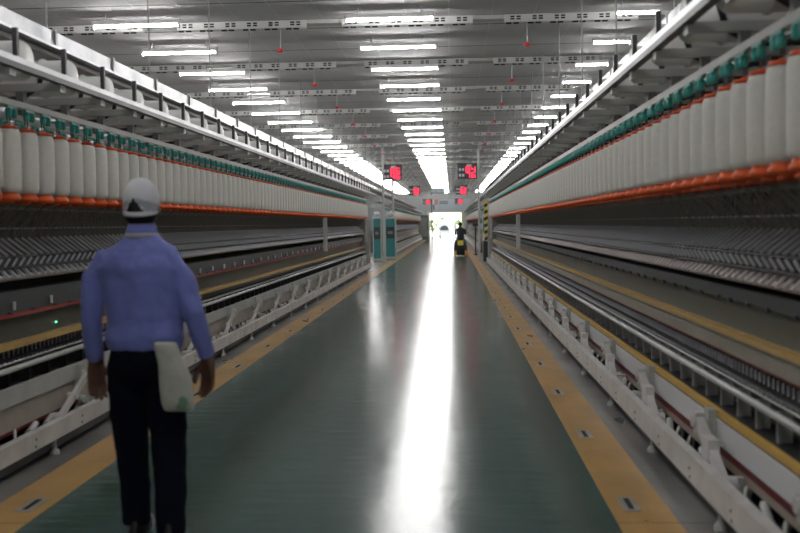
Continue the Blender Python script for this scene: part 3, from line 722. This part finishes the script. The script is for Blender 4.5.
def man():
    X0,Y0=-1.44,4.78
    t=thing('person','person in blue shirt and white cap walking away, cloth bag at hip','person',(X0,Y0,0))
    O=Vector((X0,Y0,0)); g=lambda x,y,z:(X0+x,Y0+y,z)
    R=lambda rs:[(X0+a,Y0+c,z,p,q) for a,c,z,p,q in rs]
    # arms: shoulder, elbow, wrist (local)
    LA=[(-.262,0,1.34),(-.318,-.015,1.10),(-.318,.05,.855)]
    RA=[(.10,0,1.34),(.200,-.025,1.10),(.238,.04,.865)]
    hipc=-.055
    LL=[(hipc-.092,0,.90),(-.120,.05,.50),(-.130,.06,.09)]
    RL=[(hipc+.092,0,.90),(.052,-.0,.50),(.085,-.12,.10)]
    HX=-.058
    b=MB()
    b.rings(R([(hipc,0,.84,.13,.10),(hipc,0,.95,.155,.11),(hipc,0,1.1,.145,.10),(-.07,0,1.3,.15,.10),(-.065,0,1.37,.12,.08),(-.058,.0,1.42,.06,.055),(-.057,.005,1.53,.055,.058),(HX,.012,1.58,.06,.07)]),20)
    b.rings(R([(HX,.035,1.525,.035,.04),(HX,.03,1.55,.060,.075),(HX,.02,1.60,.073,.092),(HX,.015,1.65,.077,.098),(HX,.01,1.70,.068,.088),(HX,.01,1.735,.035,.05)]),20)
    b.ball(g(HX,.115,1.60),.012,.02,.022,8,6)                                    # nose
    for s in (-1,1): b.ball(g(HX+s*.078,.01,1.605),.012,.022,.032,8,6)           # ears
    for s in (-1,1): b.ball(g(HX+s*.030,.098,1.632),.016,.012,.010,8,6)
    b.ball(g(HX,.105,1.563),.022,.012,.007,8,6)
    for A,rr in ((LA,1),(RA,1)):
        b.path([g(*A[0]),g(*A[1]),g(*A[2])],[.036,.034,.026],12)
    for Lg in (LL,RL): b.path([g(*Lg[0]),g(*Lg[1]),g(*Lg[2])],[.075,.055,.040],12)
    for Lg in (LL,RL):
        x,y,_=Lg[2]; b.path([g(x,y-.03,.08),g(x,y-.01,.05),g(x,y+.14,.035)],[.036,.036,.028],10)
    hand(b,g(*LA[2]),-1,1.12); hand(b,g(*RA[2]),1,1.12)
    body=fuse(b,'body',M_skin,t,.0055,3)
    # hair at nape
    b=MB(); b.rings(R([(HX,-.012,1.535,.052,.045),(HX,-.010,1.56,.068,.078),(HX,.004,1.60,.079,.092),(HX,.008,1.65,.081,.095),(HX,.008,1.69,.068,.078),(HX,.008,1.715,.04,.05)]),24)
    b.v=[(x,min(y,Y0+.065),z) for x,y,z in b.v]
    b.build('hair',M_hair,t)
    # eyes
    # shirt
    b=MB()
    b.rings(R([(-.055,-.005,.935,.180,.135),(-.054,-.005,.99,.196,.145),(-.052,-.004,1.06,.186,.132),(-.056,-.004,1.15,.184,.125),(-.064,-.006,1.25,.192,.128),(-.078,-.01,1.33,.198,.125),(-.078,-.008,1.38,.184,.110),(-.060,-.004,1.42,.160,.096),(-.056,.0,1.455,.105,.080),(-.056,.002,1.49,.070,.066)]),28)
    b.path([g(-.15,0,1.398),g(-.238,0,1.368),g(-.296,-.003,1.28),g(-.312,-.015,1.10),g(-.322,.02,.96),g(-.318,.046,.875)],[.046,.058,.060,.053,.047,.041],14)
    b.path([g(.0,0,1.398),g(.076,0,1.368),g(.128,-.003,1.285),g(.194,-.025,1.10),g(.225,.01,.96),g(.238,.036,.885)],[.046,.058,.060,.054,.048,.041],14)
    sh=fuse(b,'shirt',M_shirt,t,.008,8,.024)
    b=MB()
    b.lathe(g(-.058,.002,1.478),[(.072,0),(.078,.004),(.074,.030),(.064,.062),(.060,.060),(.062,.010)],28,cap=False)
    b.build('collar',M_shirt,t)
    b=MB(); b.lathe(g(-.058,.002,1.470),[(.078,0),(.084,.004),(.082,.022),(.074,.026)],28,cap=False); b.build('collar_band',mat_once('collar_grey',(.33,.33,.36),.8),t)
    # trousers
    b=MB()
    b.rings(R([(hipc,0,.74,.10,.085),(hipc,0,.80,.172,.125),(hipc,-.006,.86,.182,.135),(hipc,-.004,.92,.172,.128),(hipc,0,.975,.160,.115)]),24)
    b.path([g(hipc-.088,0,.86),g(-.150,.01,.74),g(-.150,.04,.50),g(-.142,.055,.28),g(-.136,.055,.055)],[.098,.098,.086,.074,.070],16)
    b.path([g(hipc+.088,0,.86),g(.040,.005,.74),g(.050,-.005,.50),g(.068,-.06,.28),g(.082,-.12,.055)],[.098,.102,.090,.076,.070],16)
    fuse(b,'trousers',M_navy,t,.009,6,.018)
    for x,y in ((-.130,.06),(.086,-.115)):
        b=MB(); b.rings([(X0+x,Y0+y+.05,.0,.045,.135),(X0+x,Y0+y+.05,.02,.050,.145),(X0+x,Y0+y+.045,.05,.047,.135),(X0+x,Y0+y+.01,.08,.042,.085),(X0+x,Y0+y-.01,.12,.042,.05)],18); b.build('shoe',M_shoe,t)
    # cap: dome with triangular opening at the back
    seg,rn=64,26; cx,cy=X0+HX,Y0+.008; vs=[]; rx,ry=.0875,.105
    zb,ztp=1.590,1.762
    b=MB(); grid=[]
    for i in range(rn+1):
        f=i/rn; z=zb+(ztp-zb)*f
        q=math.sqrt(max(.0,1-(max(0,(z-1.64))/(ztp-1.64+.002))**2.2)) if z>1.64 else 1.0
        q*= 1-.03*(1-f)
        for k in range(seg):
            a=2*PI*k/seg; tilt=.018*math.sin(a)*(1-f)
            grid.append((cx+rx*q*math.cos(a),cy+ry*q*math.sin(a),z+tilt))
    fs0,fs1=[],[]; z0_,z1_=1.594,1.664
    for i in range(rn):
        for k in range(seg):
            k2=(k+1)%seg; f=(i*seg+k,i*seg+k2,(i+1)*seg+k2,(i+1)*seg+k)
            mx=sum(grid[j][0] for j in f)/4-cx; my=sum(grid[j][1] for j in f)/4-cy; mz=sum(grid[j][2] for j in f)/4
            if my<0:
                z0,z1=1.594,1.664
                ccx=.0-.008
                if z0<mz<z1 and abs(mx-ccx)<.048*(1-(mz-z0)/(z1-z0))+.001: continue
            low = my<0.04 and .02<abs(mx+.008) and mz<1.665-.35*abs(mx) and mz>1.598 and abs(mx+.008)>.054*(1-(mz-z0_)/(z1_-z0_))+.006
            (fs1 if low else fs0).append(f)
    cb=MB(); cb.m=0; cb._add(grid,fs0,True); 
    o0=len(cb.f); cb.m=1
    for f in fs1: cb.f.append(f); cb.sm.append(True); cb.mi.append(1)
    cap=cb.build('cap',[M_cap,M_capm],t)
    so=cap.modifiers.new('s','SOLIDIFY'); so.thickness=.003
    b=MB(); q=[]
    for k in range(13):
        a=PI*.18+PI*.64*k/12; q.append((cx+rx*math.cos(a)*.97,cy+ry*math.sin(a)*.97,1.615)); 
    n=len(q); qq=[(x,y+.062*math.sin(PI*i/(n-1))**.6,z-.016) for i,(x,y,z) in enumerate(q)]
    b._add(q+qq,[(i,i+1,n+i+1,n+i) for i in range(n-1)],True); br=b.build('brim',M_cap,cap); s=br.modifiers.new('s','SOLIDIFY'); s.thickness=.004
    MB().ball((cx,cy,ztp),.008,.008,.004,8,6).build('button',M_cap,cap)
    # cloth bag hanging at right hip
    b=MB()
    b.rings(R([(.128,-.130,.660,.072,.026),(.124,-.132,.70,.080,.040),(.116,-.132,.79,.078,.044),(.098,-.134,.88,.070,.034),(.082,-.138,.95,.060,.024),(.072,-.140,.985,.056,.016)]),20)
    b.v=[(x+.028,y-.052,z) for x,y,z in b.v]
    bag=fuse(b,'cloth_bag',M_bag,None,.007,4,.016)
    bag.location=Vector((0,0,0)); tag(bag,"off-white cloth bag hanging at the walking man's right hip",'bag')
    q=MB(); q.ball((X0+.176,Y0-.218,.705),.034,.006,.034,10,6); q.build('green_print',M_green,bag)
    return t
man()

# rider on floor machine
def rider():
    X0,Y0=.42,46.0
    t=thing('floor_scrubber','black ride-on floor cleaning machine with yellow rear plate, driving away','floor machine',(X0,Y0,0))
    b=MB(); b.rings([(X0,Y0,.03,.24,.36),(X0,Y0,.10,.30,.45),(X0,Y0,.45,.31,.48),(X0,Y0-.02,.66,.27,.40),(X0,Y0-.03,.78,.20,.28)],20); b.build('body',M_black,t)
    b=MB(); b.box(X0-.13,X0+.13,Y0-.50,Y0-.44,.50,.72); b.build('yellow_plate',M_lamp_y,t,bevel=.02)
    b=MB(); b.box(X0-.12,X0+.12,Y0-.2,Y0+.2,.76,.84); b.build('seat',M_rub,t,bevel=.02)
    for s in (-1,1):
        b=MB(); b.lathe((X0+s*.24-.05,Y0-.2,.15),[(.08,0),(.15,.01),(.15,.09),(.08,.1)],16,'x'); b.build('wheel',M_rub,t)
        MB().box(X0+s*.23-.035,X0+s*.23+.035,Y0-.5,Y0-.46,.04,.26).build('bumper_block',mat_once('amber_plastic',(.8,.38,.03),.4),t)
    b=MB(); b.cyl((X0,Y0+.45,.5),(X0,Y0+.36,1.0),.025,10); b.path([(X0+.17*math.cos(a*PI/8),Y0+.35+.06*math.sin(a*PI/8),1.0+.12*math.sin(a*PI/8)) for a in range(17)],.013,6); b.build('steering_wheel',M_dark,t)
    p=thing('person','person in dark clothes riding the black floor machine','person',(X0,Y0,.84))
    R=lambda rs:[(X0+a,Y0+c,z,q,r) for a,c,z,q,r in rs]
    b=MB(); b.rings(R([(0,-.03,.83,.15,.13),(0,-.05,.95,.15,.11),(0,-.03,1.12,.17,.11),(0,0,1.24,.19,.10),(0,.01,1.30,.10,.07),(0,.02,1.34,.05,.05),(0,.02,1.38,.055,.06),(0,.03,1.45,.075,.09),(0,.03,1.50,.072,.085),(0,.03,1.545,.04,.05)]),18)
    for s in (-1,1):
        b.path([(X0+s*.17,Y0,1.22),(X0+s*.24,Y0+.06,1.02),(X0+s*.15,Y0+.33,1.04)],[.05,.042,.03],10)
        b.path([(X0+s*.08,Y0,.86),(X0+s*.12,Y0+.42,.86),(X0+s*.12,Y0+.46,.42)],[.08,.06,.045],10)
        for k in range(4): b.path([(X0+s*.15,Y0+.33,1.04+k*.018-.03),(X0+s*.14,Y0+.38,1.045+k*.018-.03),(X0+s*.12,Y0+.39,1.04+k*.018-.03)],[.012,.011,.009],6)
        b.path([(X0+s*.15,Y0+.32,1.05),(X0+s*.125,Y0+.35,1.085)],[.014,.010],6)
    b.ball((X0,Y0+.125,1.43),.012,.02,.02,8,6)
    for s in (-1,1): b.ball((X0+s*.075,Y0+.03,1.44),.012,.02,.03,8,6)
    fuse(b,'body',mat_once('dark_navy_clothes',(.02,.022,.035),.8),p,.012,3)
    b=MB(); b.ball((X0,Y0+.02,1.475),.08,.095,.075,14,8); b.v=[(x,min(y,Y0+.06),z) for x,y,z in b.v]; b.build('hair',M_hair,p)
rider()

# ------------------------------------------------------------------ daylight beyond the door
w=bpy.data.worlds.new('sky'); C.world=w; w.use_nodes=True
bg=w.node_tree.nodes['Background']; bg.inputs['Color'].default_value=(1,1,.94,1); bg.inputs['Strength'].default_value=4.0

# ------------------------------------------------------------------ camera
cam=bpy.data.cameras.new('camera'); co=bpy.data.objects.new('camera',cam); COL.objects.link(co)
cam.sensor_width=36; cam.lens=36*F/800; cam.clip_start=.05; cam.clip_end=300
roll=math.radians(.9)
def camrot(a,bp): return Matrix.Rotation(a,3,'Z')@Matrix.Rotation(PI/2-bp,3,'X')@Matrix.Rotation(-roll,3,'Z')
def vp(a,bp):
    d=camrot(a,bp).transposed()@Vector((0,1,0)); return 400+F*d.x/-d.z, 266.5-F*d.y/-d.z
a,bp=math.radians(2.9),math.radians(2.5)
for _ in range(30):
    u,v=vp(a,bp); a+=(451-u)/F; bp-=(v-223)/F*-1*-1 if False else 0; bp+=(223-v)/F*-1
co.location=(0,0,1.52); co.rotation_euler=camrot(a,bp).to_euler()
print('VP',vp(a,bp),math.degrees(a),math.degrees(bp))
cam.dof.use_dof=True; cam.dof.focus_distance=13.5; cam.dof.aperture_fstop=2.0
C.camera=co
vs=C.view_settings; vs.view_transform='Standard'; vs.look='None'; vs.gamma=1; vs.use_curve_mapping=False; vs.exposure=0.0
